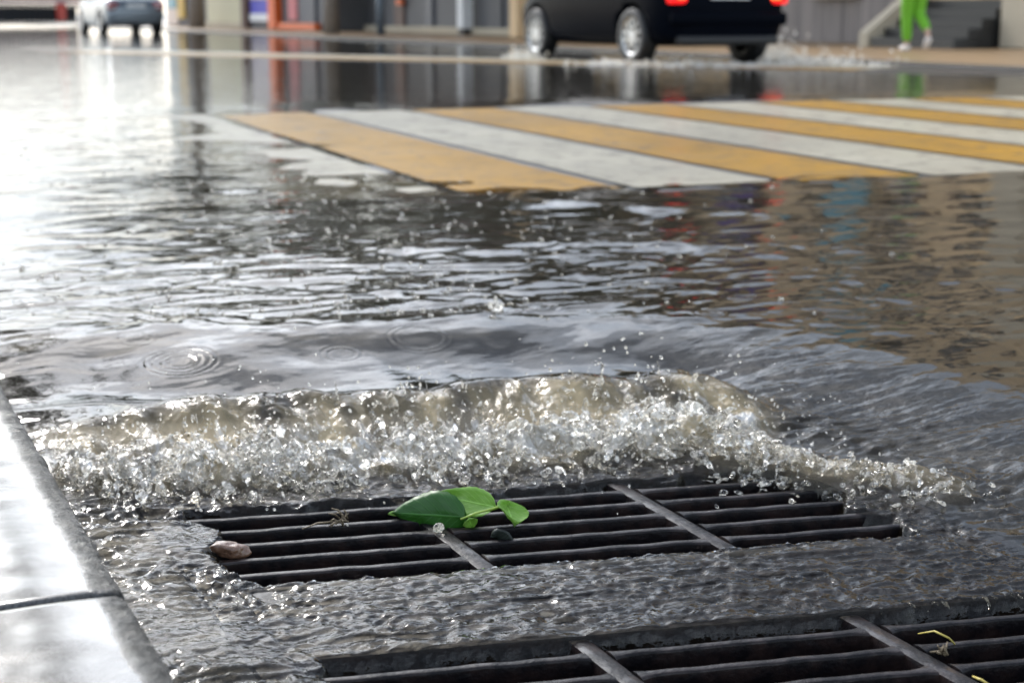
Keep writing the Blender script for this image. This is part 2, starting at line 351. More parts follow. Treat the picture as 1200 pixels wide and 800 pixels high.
# painted crosswalk : bars .54 m wide, .6 m pitch, slightly askew to the road
def bar_quad(x0, x1, y0, y1, z=.004):
    f = lambda x, y: (x + .06 * (y - 4.5), y - .09 * (x - 2.5), z)
    bm = bmesh.new(); nseg = 10; L = []
    for i in range(nseg + 1):
        y = y0 + (y1 - y0) * i / nseg
        L.append([bm.verts.new(f(x0 + .012 * mnoise.noise((x0 * 7, y * 3, 0)), y)), bm.verts.new(f(x1 + .012 * mnoise.noise((x1 * 7 + 5, y * 3, 0)), y))])
    for p, q in zip(L, L[1:]): bm.faces.new((p[0], p[1], q[1], q[0]))
    return bm
for k in range(13):
    x0 = 1.39 + .588 * k
    o = from_bm('crosswalk_bar', bar_quad(x0, x0 + .53, 4.52, 8.85), M['white_paint' if k % 2 == 0 else 'yellow_paint'], road)
    o['label'] = ('white' if k % 2 == 0 else 'yellow') + ' crosswalk bar'
# second crossing strip near the far side
p0, p1 = at(60, 61), at(1010, 82.5); d = (p1 - p0); nrm = Vector((d.y, -d.x, 0)).normalized()
if nrm.y < 0: nrm = -nrm
P0s, NR = p0.copy(), nrm.copy()
for nm, o0, o1, mt in (('yellow_line', -.25, .22, 'yellow_paint'), ('white_line', .26, 1.15, 'white_paint')):
    bm = bmesh.new(); L = []
    for i in range(25):
        p = p0 + d * (i / 24); L.append([bm.verts.new((*(p + nrm * o0).xy, .004)), bm.verts.new((*(p + nrm * o1).xy, .004))])
    for p, q in zip(L, L[1:]): bm.faces.new((p[0], p[1], q[1], q[0]))
    from_bm(nm, bm, M[mt], road)

# ------------------------------------------------------------------ water
rings = []
for (u, v, rad, amp) in ((210, 410, .058, 1.), (210, 410, .03, .8), (285, 443, .022, 1.2), (10, 450, .05, 1.), (10, 450, .025, .8), (335, 465, .035, .8), (490, 388, .05, .7), (160, 395, .03, .4), (585, 362, .05, .8), (400, 400, .03, .5)):
    p = at(u, v, .008); rings.append((p.x, p.y, rad, amp * .0011, .013))
for i in range(120):
    u, v = random.uniform(-20, 1220), random.uniform(190, 372); p = at(u, v, .01)
    rings.append((p.x, p.y, random.uniform(.012, .05), random.uniform(.0004, .0011), random.uniform(.010, .016)))
def mound(X, Y):
    Yg = yg(X, Y); ax, ay, bx, by = 1.14, 2.02, 1.36, 1.70
    t = np.clip(((X - ax) * (bx - ax) + (Yg - ay) * (by - ay)) / ((bx - ax) ** 2 + (by - ay) ** 2), 0, 1)
    d = np.hypot(X - ax - t * (bx - ax), Yg - ay - t * (by - ay)) + .022 * pn(X * 16, Y * 16, 98)
    return np.exp(-(d / .052) ** 2) * (1 - .55 * t)
def ridge(X, Y, u0, v0, u1, v1, w_, seed):
    p, q = at(u0, v0, .01), at(u1, v1, .01); t = np.clip(((X - p.x) * (q.x - p.x) + (Y - p.y) * (q.y - p.y)) / ((q.x - p.x) ** 2 + (q.y - p.y) ** 2), 0, 1)
    d = (np.hypot(X - p.x - t * (q.x - p.x), Y - p.y - t * (q.y - p.y))) + .5 * w_ * pn(X * 9, Y * 9, seed)
    return np.exp(-(d / w_) ** 2) * (.6 + .8 * pn(X * 7, Y * 3, seed + 1))
def water_z(X, Y):
    Yg, a, b, s, wb = field(X, Y)
    sx = np.gradient(X, axis=1); sy = np.gradient(Y, axis=0); sg = np.maximum(sx, sy)
    def bl(lam): return np.clip((lam / sg - 2.5) / 2.5, 0, 1)
    z = base_h(X, Y)
    low = 1 - ss(.0, .12, s)                                  # level of the grates
    plat = ss(.85, 1.15, s)
    foamz = ss(.02, .10, b) * (1 - ss(.30, .40, b)) * wb * ss(.24, .36, X) * (1 - ss(1.3, 1.5, X))
    fall = (1 - wb) * ss(.05, .3, s) * (1 - ss(.9, 1.2, s))
    roll = ss(.38, .5, b) * (1 - plat) * wb
    # plateau : long low ripples running to the drain, finer towards the right
    ch = (pn(X * 5, Y * 8, 21) * .0040 * bl(.11) + pn(X * 11 + 2 * pn(X * 4, Y * 4, 9), Y * 19, 22) * .0026 * bl(.045) + pn(X * 30, Y * 44, 23) * .0004 * bl(.02))
    far_amp = ss(2.5, 2.9, Y + .3 * X)
    z = z + ch * (plat * (.45 + .55 * far_amp) + .20 * roll)
    z = z + plat * bl(.5) * pn(X * 1.3, Y * 1.6, 31) * .004
    # smooth long undulation of the rolling lip
    z = z + roll * (pn(X * 4, Y * 5, 33) * .009 + pn(X * 11, Y * 7, 34) * .0024 + pn(X * 24, Y * 9, 35) * .0005)
    # right side : streaks down the slope, getting rough at the foot
    q = Yg + .35 * pn(X * 4, Y * 4, 40) * .1
    st = pn(q * 26, X * 9, 41) * .0042 * bl(.04) + pn(q * 60, X * 22, 42) * .0026 * bl(.017) + pn(q * 30, X * 46, 43) * .0020 * bl(.02)
    z = z + fall * st * (1.5 - 1.2 * ss(.3, .85, s)) + fall * .006 * pn(q * 7, X * 7, 44)
    # falling water : vertical flutes then a broken surface
    fl = (np.abs(pn(X * 13 + .8 * pn(X * 6, Yg * 8, 7), Yg * 4, 51)) - .25) * -.030 + (np.abs(pn(X * 34 + 1.5 * pn(X * 9, Yg * 9, 8), Yg * 9, 52)) - .25) * .009 + pn(X * 75 + 1.2 * pn(X * 20, Yg * 12, 16), Yg * 11, 17) * .0035
    br = pn(X * 11, Yg * 13, 56) * .020 + pn(X * 24, Yg * 24, 53) * .016 + (np.abs(pn(X * 55, Yg * 50, 54)) - .25) * -.013 + pn(X * 110, Yg * 100, 55) * .005
    lower = 1 - ss(.16, .30, b)
    z = z + foamz * (fl * (1 - .5 * lower) + br * (.25 + .75 * lower) + lower * .010)
    # choppy water in the gutter and beside the grates
    cs = .35 + .65 * ss(-.3, .3, pn(X * 6, Y * 5, 60))
    cp_ = (np.abs(pn(X * 13 + pn(X * 9, Y * 9, 1), Y * 15, 61)) - .22) * -.011 + (np.abs(pn(X * 30 + pn(X * 20, Y * 20, 10), Y * 46, 62)) - .2) * -.0095 + (np.abs(pn(X * 62, Y * 92, 66)) - .2) * -.0040 + pn(X * 110, Y * 120, 63) * .0008
    strip = ss(.36, .66, X) * (1 - ss(1.22, 1.34, X))          # thin sheet over the iron between the grates
    z = z + low * cp_ * cs * (1 - .72 * strip)
    z = z + low * strip * ((np.abs(pn(X * 24 + pn(X * 12, Yg * 12, 2), Yg * 44, 64)) - .2) * -.0048 + (np.abs(pn(X * 44 + pn(X * 30, Yg * 30, 11), Yg * 86, 65)) - .2) * -.0030 + pn(X * 90, Yg * 140, 67) * .0005)
    dry = ss(.5, 3.0, X - .06 * (Y - 4.5) + .5 * pn(X * 5, Y * 6, 90) * bl(.2) + .5 * pn(X * 14, Y * 22, 94) * bl(.05)) * ss(4.3, 4.8, Y + .12 * (X - 2.5) + .30 * pn(X * 4, Y * 6, 91) + .30 * pn(X * 12, Y * 20, 95) * bl(.05)) * (1 - ss(8.7, 9.6, Y + .1 * (X - 2.5) + .4 * pn(X * 1.2, Y * 1.2, 92)))
    dry = np.maximum(dry, ss(-.9, -.4, (Y - P0s.y) * NR.y + (X - P0s.x) * NR.x) * (1 - ss(1.2, 1.7, (Y - P0s.y) * NR.y + (X - P0s.x) * NR.x)) * ss(3.2, 5, X + pn(X, Y, 93)))
    z = z - .016 * dry
    for (rx, ry, rr, am, la) in rings:
        m_ = (np.abs(X[0] - rx) < rr * 2 + .03); n_ = (np.abs(Y[:, 0] - ry) < rr * 2 + .03)
        if not m_.any() or not n_.any(): continue
        ii = np.ix_(n_, m_); dd = np.hypot(X[ii] - rx, Y[ii] - ry)
        z[ii] += am * np.cos(2 * np.pi * (dd - rr) / la) * np.exp(-((dd - rr) / (la * .9)) ** 2) * bl(la)[ii]
    md = mound(X, Y)
    z = z + md * (.040 + .010 * pn(X * 14 - Yg * 6, Yg * 9, 99) + .008 * (np.abs(pn(X * 36 + Yg * 20, Yg * 34 - X * 12, 97)) - .2) + .004 * pn(X * 80, Y * 80, 96))
    z = z + .010 * ridge(X, Y, 650, 287, 985, 293, .055, 201) + .010 * ridge(X, Y, 600, 236, 890, 253, .07, 205) + .007 * ridge(X, Y, 440, 293, 600, 297, .05, 208)
    # draw the surface down into the slots of both grates
    for g in (G1, G2):
        ins = slot_inset(X, Y, g)
        z = z - .030 * ss(-.004, .014, ins) * (1 - ss(.15, .4, md)) 
    foam = foamz * (.27 + .64 * lower) + .55 * fall * (1 - ss(.1, .45, s)) * ss(.30, .9, pn(X * 9, Y * 9, 77) + .5) * ss(1.75, 1.95, Yg)
    lf = (1 - ss(.30, .42, X)) * ss(1.95, 2.1, Yg) * (1 - ss(2.2, 2.3, Yg)); foam = np.maximum(foam, lf * .5)
    foam = np.maximum(foam, .46 * ss(.15, .6, md))
    murk = .006 + .25 * ss(.2, .6, md) + foamz * np.clip(.30 + .42 * pn(X * 15 + pn(X * 7, Yg * 7, 14), Yg * 5, 13) + .2 * pn(X * 40, Yg * 16, 15), .04, .6) + .012 * plat
    chop = np.clip(low * .6 + fall * .6 + foamz, 0, 1)
    global WZ; WZ = z
    return z, np.stack([np.clip(foam, 0, 1), np.clip(murk, 0, 1), chop, np.ones_like(z)], -1)
def keep_water(x, y):
    k = np.ones_like(x, bool); Yg = yg(x, y)
    for g in (G1, G2):
        k &= ~((slot_inset(x, y, g) > .013) & (mound(x, y) < .24))
    return k
DX = .0031
xs = axis(K_EDGE - .012, 2.05, 11.18, DX, 1.025, .22); xs[-1] = 11.18
ys = np.concatenate([np.arange(-4, .9, .3), axis(.9, 3.25, 120, DX, 1.022, .8)])
wm, WX, WY, ex = grid_mesh('water', xs, ys, water_z, keep_water)
ca_ = wm.color_attributes.new('flow', 'FLOAT_COLOR', 'POINT'); ca_.data.foreach_set('color', np.ascontiguousarray(ex, dtype=np.float32).reshape(-1))
water = link('water', wm, M['water'], smooth=True); tag(water, kind='structure')
def wz(x, y):
    return float(WZ[min(len(ys) - 1, np.searchsorted(wys, y)), min(len(wxs) - 1, np.searchsorted(wxs, x))])
wxs, wys = xs, ys

# ------------------------------------------------------------------ broken white water on the fall
def blob_mesh(name, blobs, voxel, mat, label=None, disp=.004):
    ico = bmesh.new(); bmesh.ops.create_icosphere(ico, subdivisions=2, radius=1); iv = np.array([v.co[:] for v in ico.verts]); iF = np.array([[v.index for v in f.verts] for f in ico.faces]); ico.free()
    co = []; fc = []; nb = 0
    for (p, ax, r, st) in blobs:
        ax = np.array(ax) / (np.linalg.norm(ax) + 1e-9); w = iv * r; w = w + np.outer(w @ ax, ax) * (st - 1)
        co.append(w + np.array(p)); fc.append(iF + nb); nb += len(iv)
    me = np_mesh(name, np.concatenate(co), np.concatenate(fc)); o = link(name, me, mat, smooth=True)
    if voxel:
        rm = o.modifiers.new('r', 'REMESH'); rm.mode = 'VOXEL'; rm.voxel_size = voxel; rm.use_smooth_shade = True
        sm_ = o.modifiers.new('s', 'SMOOTH'); sm_.factor = .5; sm_.iterations = 8
        apply_mods(o); me = o.data
        v = np.empty(len(me.vertices) * 3, np.float32); me.vertices.foreach_get('co', v); v = v.reshape(-1, 3)
        nn = np.empty(len(me.vertices) * 3, np.float32); me.vertices.foreach_get('normal', nn); nn = nn.reshape(-1, 3)
        h = pn(v[:, 0] * 60 + v[:, 2] * 70, v[:, 1] * 60 - v[:, 2] * 40, 80) * disp * .5 + pn(v[:, 0] * 140 - v[:, 2] * 120, v[:, 1] * 140 + v[:, 2] * 90, 81) * disp * .25
        v = v + nn * h[:, None]; me.vertices.foreach_set('co', v.ravel()); me.update()
        if not me.materials: me.materials.append(mat)
        me.polygons.foreach_set('use_smooth', [True] * len(me.polygons))
    return o
blobs = []
def arc(x, g, z, vx, vy, vz, r, n, dt=.0055):
    for k in range(n):
        t = k * dt; f = 1 - .8 * k / n
        blobs.append(((x + vx * t, unyg(x, g) + vy * t, z + vz * t - 4.9 * t * t), (vx, vy, vz - 9.8 * t), r * f * random.uniform(.8, 1.2), random.uniform(1.4, 2.4)))
for i in range(1700):
    x = random.uniform(.29, 1.28); edge = min(1, (x - .27) / .14, (1.31 - x) / .10)
    dens = .62 + .8 * mnoise.noise((x * 8, .3, 4.))
    if random.random() > dens * edge: continue
    g = random.gauss(2.01, .05); g = min(max(g, 1.915), 2.15); b_ = (g - 1.93) / .8
    z = wz(x, unyg(x, g)) + random.uniform(-.004, .014)
    sw = .35 * mnoise.noise((x * 5, g * 9, 2.))
    arc(x, g, z, sw + random.gauss(0, .10), random.gauss(-.50, .20), random.uniform(-.1, .50) * (1 if random.random() < .85 else 1.5), *((random.uniform(.0045, .0085), random.randint(6, 14), .0045) if i % 2 == 0 else (random.uniform(.0016, .0040), random.randint(3, 12), .0055)))
for i in range(110):                                            # plumes off the crest
    x = random.choice([.49, .50, .62, .74, .85, .93, 1.0, 1.08, 1.15, 1.22, 1.24, 1.1]) + random.gauss(0, .03); g = random.gauss(2.13, .035)
    arc(x, g, wz(x, unyg(x, g)), random.gauss(0, .15), random.gauss(-.1, .2), random.uniform(.2, .95), random.uniform(.0016, .0042), random.randint(5, 13))
for i in range(520):                                           # spill round the right end of the upper grate
    t = random.random(); x = 1.16 + .20 * t + random.gauss(0, .03); g = 1.94 - .27 * t + random.gauss(0, .03)
    if random.random() < .35: x = random.gauss(1.22, .045); g = random.gauss(1.87, .035)
    z = max(ZG, wz(x, unyg(x, g))) + random.uniform(-.004, .006)
    arc(x, g, z, random.gauss(-.25, .25), random.gauss(-.15, .25), random.uniform(0, .4), random.uniform(.0015, .0042), random.randint(2, 9))
for i in range(34):                                           # thin curtain into the nearer grate
    x = random.uniform(1.03, 1.26); arc(x, 1.368 + random.gauss(0, .002), ZG + .001, random.gauss(0, .02), -.16, 0, random.uniform(.0010, .0022), 10, .006)
for i in range(90):                                            # beside the kerb
    x = random.uniform(.24, .36); g = random.gauss(2.08, .05); arc(x, g, wz(x, unyg(x, g)) - .004, random.gauss(0, .2), random.gauss(-.2, .2), random.uniform(0, .3), random.uniform(.002, .0045), 5)
foam = blob_mesh('white_water', blobs, .0019, M['splash']); tag(foam, 'frothing white water tumbling over the edge behind the upper drain grate', 'white water', kind='stuff')
dr = []
for i in range(900):
    x = random.uniform(.28, 1.36); g = random.gauss(2.03, .10); z0 = wz(x, unyg(x, g)); hgt = random.expovariate(1 / .022)
    dr.append(((x, unyg(x, g), max(z0, ZG) + .006 + hgt), (random.gauss(0, 1), random.gauss(0, 1), random.gauss(0, 1.5)), random.choice((.0008, .0011, .0014, .002)) * random.uniform(.8, 1.2), random.uniform(1, 1.9)))
for (u, v, k) in ((722, 408, 3), (738, 412, 2), (770, 425, 3), (760, 400, 2), (700, 405, 2), (480, 440, 5), (483, 460, 6), (660, 445, 3), (812, 445, 3), (745, 440, 6)):
    for j in range(k):
        p = at(u + random.gauss(0, 7), v + random.gauss(0, 7), .06); dr.append((p, (0, 0, 1), random.uniform(.0012, .0028), random.uniform(1, 1.7)))
o = blob_mesh('water_droplets', dr, 0, M['drops']); tag(o, 'small clear droplets flung above the white water', 'droplets', kind='stuff')
# rain bubbles on the flooded road
bl_ = []
for i in range(760):
    u = random.gauss(390, 190); v = random.uniform(150, 370); p = at(u, v, .012)
    if not (.3 < p.x < 9): continue
    bl_.append(((p.x, p.y, wz(p.x, p.y) + .0009), (0, 0, 1), random.choice((.0016, .0022, .003, .0045)) * (1 + p.y * .10), random.uniform(.45, .85)))
o = blob_mesh('rain_bubbles', bl_, 0, M['drops']); tag(o, 'rain bubbles dotting the flooded road before the crosswalk', 'rain bubbles', kind='stuff')
# one tall drop crown
p = at(581, 362, .010); sb = []
for k in range(9):
    a = k / 9 * 2 * math.pi; sb.append(((p.x + .011 * math.cos(a), p.y + .011 * math.sin(a), .012 + random.uniform(0, .006)), (math.cos(a) * .4, math.sin(a) * .4, 1), .0048, 1.9))
for k in range(6): sb.append(((p.x, p.y, .012 + .0045 * k), (0, 0, 1), .0085 - .0012 * k, 1.2))
o = blob_mesh('rain_splash', sb, .0011, M['drops'], disp=.001); tag(o, 'single raindrop crown rising from the dark water behind the drain', 'raindrop splash')

# ------------------------------------------------------------------ drain grates
def rounded(x0, x1, g0, g1, r=.012, n=4):
    pts = []
    for cx, cy_, a0 in ((x1 - r, g1 - r, 0), (x0 + r, g1 - r, 90), (x0 + r, g0 + r, 180), (x1 - r, g0 + r, 270)):
        for k in range(n + 1):
            a = R(a0 + 90 * k / n); pts.append((cx + r * math.cos(a), cy_ + r * math.sin(a)))
    return pts
def skew(bm):
    for v in bm.verts: v.co.y = unyg(v.co.x, v.co.y)
def grate(g, label):
    t = thing('drain_grate', (0, 0, 0), label, 'drain grate', 'cast iron drain grates in the gutter')
    rows = sorted(g['rows']); r0, r1 = rows[0][0], rows[-1][1]; x0, x1 = COLS[0][0], COLS[2][1]; T = .045
    bm = bmesh.new()
    gx, gy = g['x'], g['y']
    for c, s in ((((gx[0] + x0) / 2, (gy[0] + gy[1]) / 2), (x0 - gx[0], gy[1] - gy[0])), (((gx[1] + x1) / 2, (gy[0] + gy[1]) / 2), (gx[1] - x1, gy[1] - gy[0])),
                 (((x0 + x1) / 2, (gy[0] + r0) / 2), (x1 - x0 - .0004, r0 - gy[0])), (((x0 + x1) / 2, (gy[1] + r1) / 2), (x1 - x0 - .0004, gy[1] - r1))):
        box(bm, (c[0], c[1], ZG - T / 2), (s[0], s[1], T), 0, .004)
    skew(bm); crisp(from_bm('frame', bm, M['iron'], t, smooth=True))
    for i in range(2):
        c0, c1 = COLS[i][1], COLS[i + 1][0]; bm = bmesh.new(); box(bm, ((c0 + c1) / 2, (r0 + r1) / 2, ZG - T / 2 - .0025), (c1 - c0, r1 - r0 - .0006, T), 0, .006); skew(bm); crisp(from_bm('rib', bm, M['iron'], t, smooth=True))
    for (lo, hi) in zip(rows, rows[1:]):
        for ci, (c0, c1) in enumerate(COLS):
            bm = bmesh.new(); y0, y1 = lo[1], hi[0]; nx = 26; prof = []
            w = (y1 - y0) / 2; cyy = (y0 + y1) / 2
            for k in range(5):
                a = math.pi / 2 * k / 4; prof.append((w - .0032 * (1 - math.cos(a)), ZG - .0045 + .003 * math.sin(a)))
            prof = [(w * .8, ZG - T), (w, ZG - .012)] + prof + [(0, ZG - .001)] + [(-p_[0], p_[1]) for p_ in prof[::-1]] + [(-w, ZG - .012), (-w * .8, ZG - T)]
            Rg = []
            for i in range(nx + 1):
                x = c0 + (c1 - c0) * i / nx; e = min(i, nx - i) / nx * (c1 - c0); fl = 1 + .9 * max(0, 1 - e / .02) ** 2
                wob = .0012 * mnoise.noise((x * 25, cyy * 40, 1.)); wz_ = .0010 * mnoise.noise((x * 30, cyy * 50, 7.))
                Rg.append([bm.verts.new((x, cyy + p_[0] * fl + wob, p_[1] + wz_)) for p_ in prof])
            for A, B in zip(Rg, Rg[1:]):
                for k in range(len(prof) - 1): bm.faces.new((A[k], A[k + 1], B[k + 1], B[k]))
                bm.faces.new((A[-1], A[0], B[0], B[-1]))
            bm.faces.new(Rg[0]); bm.faces.new(Rg[-1]); skew(bm); crisp(from_bm('bar', bm, M['iron'], t, smooth=True), 32)
    return t
grate(G1, 'upper cast iron drain grate with leaves on it, half under white water'); grate(G2, 'nearer cast iron drain grate at the bottom edge of the picture')
bm = bmesh.new(); zt, zb = -.075, -.75
prism(bm, [(.38, unyg(.38, .94)), (1.32, unyg(1.32, .94)), (1.32, unyg(1.32, 1.99)), (.38, unyg(.38, 1.99))], zb, zt)
for f in list(bm.faces):
    if abs(f.calc_center_median().z - zt) < .01: bm.faces.remove(f)
pit = from_bm('drain_pit', bm, M['pit']); tag(pit, kind='structure')

# ------------------------------------------------------------------ near kerb
def kerb(y0, y1, label):
    bm = bmesh.new(); prof = [(-.10, -.25), (K_EDGE + .004, -.25), (K_EDGE + .002, .062), (K_EDGE, .072), (K_EDGE - .004, .078), (K_EDGE - .010, .081), (K_EDGE - .028, .082), (K_EDGE - .06, .0825), (-.10, .083)]
    ysn = [0, .0025, .006, .012] + [k_ * .008 for k_ in range(2, int((y1 - y0) / .008) - 2)] + [y1 - y0 - q_ for q_ in (.012, .006, .0025, 0)]; Rg = []
    for y in [y0 + q_ for q_ in ysn]:
        e = min(y - y0, y1 - y); sh = -.005 * max(0, 1 - e / .006) ** 2
        Rg.append([bm.verts.new((px_ + (.0035 * mnoise.noise((y * 16, 2., k)) + .0015 * mnoise.noise((y * 60, 5., k)) + sh) * (1 if 1 < k < 7 else 0), y, pz + (sh + .0018 * mnoise.noise((y * 25, 9., k))) * (1 if 2 < k else 0))) for k, (px_, pz) in enumerate(prof)])
    for A, B in zip(Rg, Rg[1:]):
        for k in range(len(prof)): bm.faces.new((A[k], A[(k + 1) % len(prof)], B[(k + 1) % len(prof)], B[k]))
    bm.faces.new(Rg[0]); bm.faces.new(Rg[-1])
    o = from_bm('kerb_stone', bm, M['granite'], smooth=True)
    tag(o, label, 'kerb stone', 'granite kerb stones along the gutter'); return o
JY = 1.306
kerb(JY - 1.0, JY - .0025, 'wet granite kerb stone nearest the camera, in the bottom left corner'); kerb(JY + .0025, JY + 1.0, 'long wet granite kerb stone reaching up beside the foaming water')
for k in range(1, 5): pass
pav = boxo('pavement', (-2.6, 30, -.09), (5.0, 90, .34), M['granite'], bev=0); tag(pav, kind='structure')
for k in range(1, 14):
    kerb(JY + 1.0 * k + .003, JY + 1.0 * (k + 1) - .003, 'wet granite kerb stone further up the street outside the view')

# ------------------------------------------------------------------ leaves, stone and litter on the grate
def leaf(name, base, tip, side, width, mat, parent=None, cup=.25, droop=.0, ser=.0, nl=18, nw=8):
    base, tip, side = Vector(base), Vector(tip), Vector(side); ax = tip - base; L = ax.length; ax.normalize()
    side = (side - ax * side.dot(ax)).normalized(); nrm = ax.cross(side)
    me_co = []; uv = []
    for i in range(nl + 1):
        t = i / nl; w = width * .5 * (math.sin(math.pi * min(1, t ** .75)) ** .8) * (1 - .15 * t) + .0004
        w *= 1 + ser * (1 if i % 2 else -1)
        for j in range(nw + 1):
            q = -1 + 2 * j / nw
            p = base + ax * (L * t) + side * (w * q) + nrm * (cup * width * .5 * q * q - droop * L * (t * t) + .0034 * mnoise.noise((t * 4, q * 2.2, L * 50)) * min(1, width / .04) + .0008 * mnoise.noise((t * 14, q * 6, L * 90)))
            me_co.append(p); uv.append((t, q))
    fc = [(i * (nw + 1) + j, i * (nw + 1) + j + 1, (i + 1) * (nw + 1) + j + 1, (i + 1) * (nw + 1) + j) for i in range(nl) for j in range(nw)]
    me = bpy.data.meshes.new(name); me.from_pydata(me_co, [], fc); ul = me.uv_layers.new(name='UVMap')
    for l in me.loops: ul.data[l.index].uv = uv[l.vertex_index]
    o = link(name, me, mat, parent, smooth=True)
    s_ = o.modifiers.new('t', 'SOLIDIFY'); s_.thickness = .0005; return o
tw = thing('leafy_twig', at(545, 606, ZG + .004), 'broken twig with bright green leaves lying across the upper drain grate', 'leafy twig')
off = tw.location.copy()
def L_(u, v, z): return at(u, v, z) - off
bm = bmesh.new(); tube(bm, [L_(540, 608, ZG + .012), L_(558, 601, ZG + .016), L_(578, 596, ZG + .018), L_(598, 589, ZG + .020)], [.0013, .0016, .0018, .0022], 8); from_bm('stem', bm, M['stem'], tw, smooth=True)
vup = Vector((-.15, -.35, -.95))
o = leaf('leaf', L_(545, 606, ZG + .012), L_(460, 600, ZG + .006), Vector((-.05, .30, .95)), .066, M['leaf_dark'], tw, .22, .04, .02); o['label'] = 'large dark green leaf with a water drop'
o = leaf('leaf', L_(582, 594, ZG + .018), L_(517, 581, ZG + .014), Vector((.05, .75, .66)), .040, M['leaf_light'], tw, -.25, .05, .02); o['label'] = 'long pale green leaf'
leaf('leaf', L_(594, 592, ZG + .019), L_(603, 617, ZG + .002), Vector((.95, .1, -.35)), .050, M['leaf_light'], tw, .35, .0, .02)
leaf('leaf', L_(549, 606, ZG + .013), L_(553, 617, ZG - .004), Vector((.95, -.1, .1)), .020, M['leaf_light'], tw, .3, .0, .02)
leaf('leaf', L_(490, 597, ZG + .004), L_(455, 601, ZG + .006), Vector((.0, .8, .4)), .018, M['leaf_light'], tw, .2, .0, .0)
bm = bmesh.new(); bmesh.ops.create_icosphere(bm, subdivisions=3, radius=.0065)
for v in bm.verts: v.co = Vector((v.co.x * 1.2, v.co.y * .6, v.co.z * 1.0)) + L_(514, 618, ZG + .004)
from_bm('water_drop', bm, M['drops'], tw, smooth=True)
o = leaf('leaf', at(575, 628, ZG + .001), at(606, 637, ZG - .008), Vector((.3, .5, -.8)), .030, M['leaf_dead'], None, .4, .2, .05)
tag(o, 'dark sodden leaf stuck in a slot below the green twig', 'dead leaf')
bm = bmesh.new(); bmesh.ops.create_icosphere(bm, subdivisions=4, radius=1)
for v in bm.verts:
    d = 1 + .35 * mnoise.noise(v.co * 1.3 + Vector((3, 1, 2))) + .12 * mnoise.noise(v.co * 4); v.co = Vector((v.co.x * .021 * d, v.co.y * .014 * d, v.co.z * .011 * d))
o = from_bm('stone', bm, M['stone'], None, at(270, 644, ZG + .006), True); o.rotation_euler = (0, .15, -.2); tag(o, 'small brown stone resting on the left end of the grate', 'stone')
bm = bmesh.new()
for k in range(16):
    a = Vector((random.gauss(0, .007), random.gauss(0, .005), random.uniform(0, .006))); b = a + Vector((random.gauss(0, .012), random.gauss(0, .006), random.uniform(-.006, .012))); tube(bm, [a, (a + b) / 2 + Vector((0, 0, .003)), b], [.001, .0014, .0007], 5)
o = from_bm('dried_seeds', bm, M['debris'], None, at(401, 612, ZG + .002), True); tag(o, 'scrap of dried brown plant litter caught on a grate bar', 'plant litter')
bm = bmesh.new(); tube(bm, [at(1076, 742, ZG + .002), at(1095, 739, ZG + .014), at(1112, 747, ZG + .012), at(1124, 760, ZG - .012)], [.0007, .0011, .0011, .0006], 6)
o = from_bm('grass_stalk', bm, M['straw'], None, smooth=True); tag(o, 'thin yellow grass stalk bent over the nearer grate', 'grass stalk')
bm = bmesh.new()
for k in range(9):
    a = Vector((random.gauss(0, .003), random.gauss(0, .003), 0)); tube(bm, [a, a + Vector((random.gauss(0, .006), random.gauss(0, .004), random.uniform(.002, .014)))], [.0016, .0008], 5)
o = from_bm('plant_scrap', bm, M['debris'], None, at(1104, 766, ZG - .002), True); tag(o, 'tiny tuft of brown litter under the yellow stalk', 'plant litter')
bm = bmesh.new(); tube(bm, [at(1140, 792, ZG + .002), at(1150, 796, ZG + .006), at(1166, 806, ZG)], [.001, .0014, .0008], 6)
o = from_bm('straw', bm, M['straw'], None, smooth=True); tag(o, 'short yellow straw at the very bottom right', 'straw')

# ------------------------------------------------------------------ cars
def car_body(bm, L, W, H, gc, notch):
    # stations along the length : (y, bottom, belt, roof, half width at belt, half width at roof)
    st = [(-.500, .34, .62, .66, .60, .55), (-.488, .24, .78, .82, .86, .72), (-.46, .22, .92, .98, .95, .76)]
    if notch: st += [(-.36, .20, .95, 1.03, .985, .74), (-.27, .19, .95, 1.30, 1., .66)]
    else: st += [(-.42, .20, .95, 1.22, .98, .70), (-.36, .19, .95, 1.42, 1., .66)]
    st += [(-.16, .19, .94, 1.47, 1., .66), (.0, .19, .93, 1.47, 1., .66), (.12, .19, .92, 1.38, 1., .67), (.24, .19, .90, 1.0, .99, .72), (.36, .20, .82, .90, .97, .74), (.455, .22, .70, .78, .90, .66), (.49, .28, .58, .62, .74, .55), (.5, .36, .52, .55, .6, .5)]
    Rg = []
    for (y, b, be, ro, wb, wr) in st:
        k = H / 1.47; hw = W / 2
        pr = [(.0, b), (wb * .82, b), (wb * .95, b + .06), (wb, b + .22), (wb * 1.0, (b + be) / 2 + .12), (wb * .975, be), (wr + (wb * .97 - wr) * .35, be + (ro - be) * .7), (wr * .92, ro - .02 * (ro > be + .1)), (0, ro + .015)]
        Rg.append([bm.verts.new((x * hw, y * L, z * k)) for x, z in pr] + [bm.verts.new((-x * hw, y * L, z * k)) for x, z in pr[-2:0:-1]])
    n_ = len(Rg[0])
    for A, B in zip(Rg, Rg[1:]):
        for k in range(n_): bm.faces.new((A[k], A[(k + 1) % n_], B[(k + 1) % n_], B[k]))
    bm.faces.new(Rg[0]); bm.faces.new(Rg[-1])
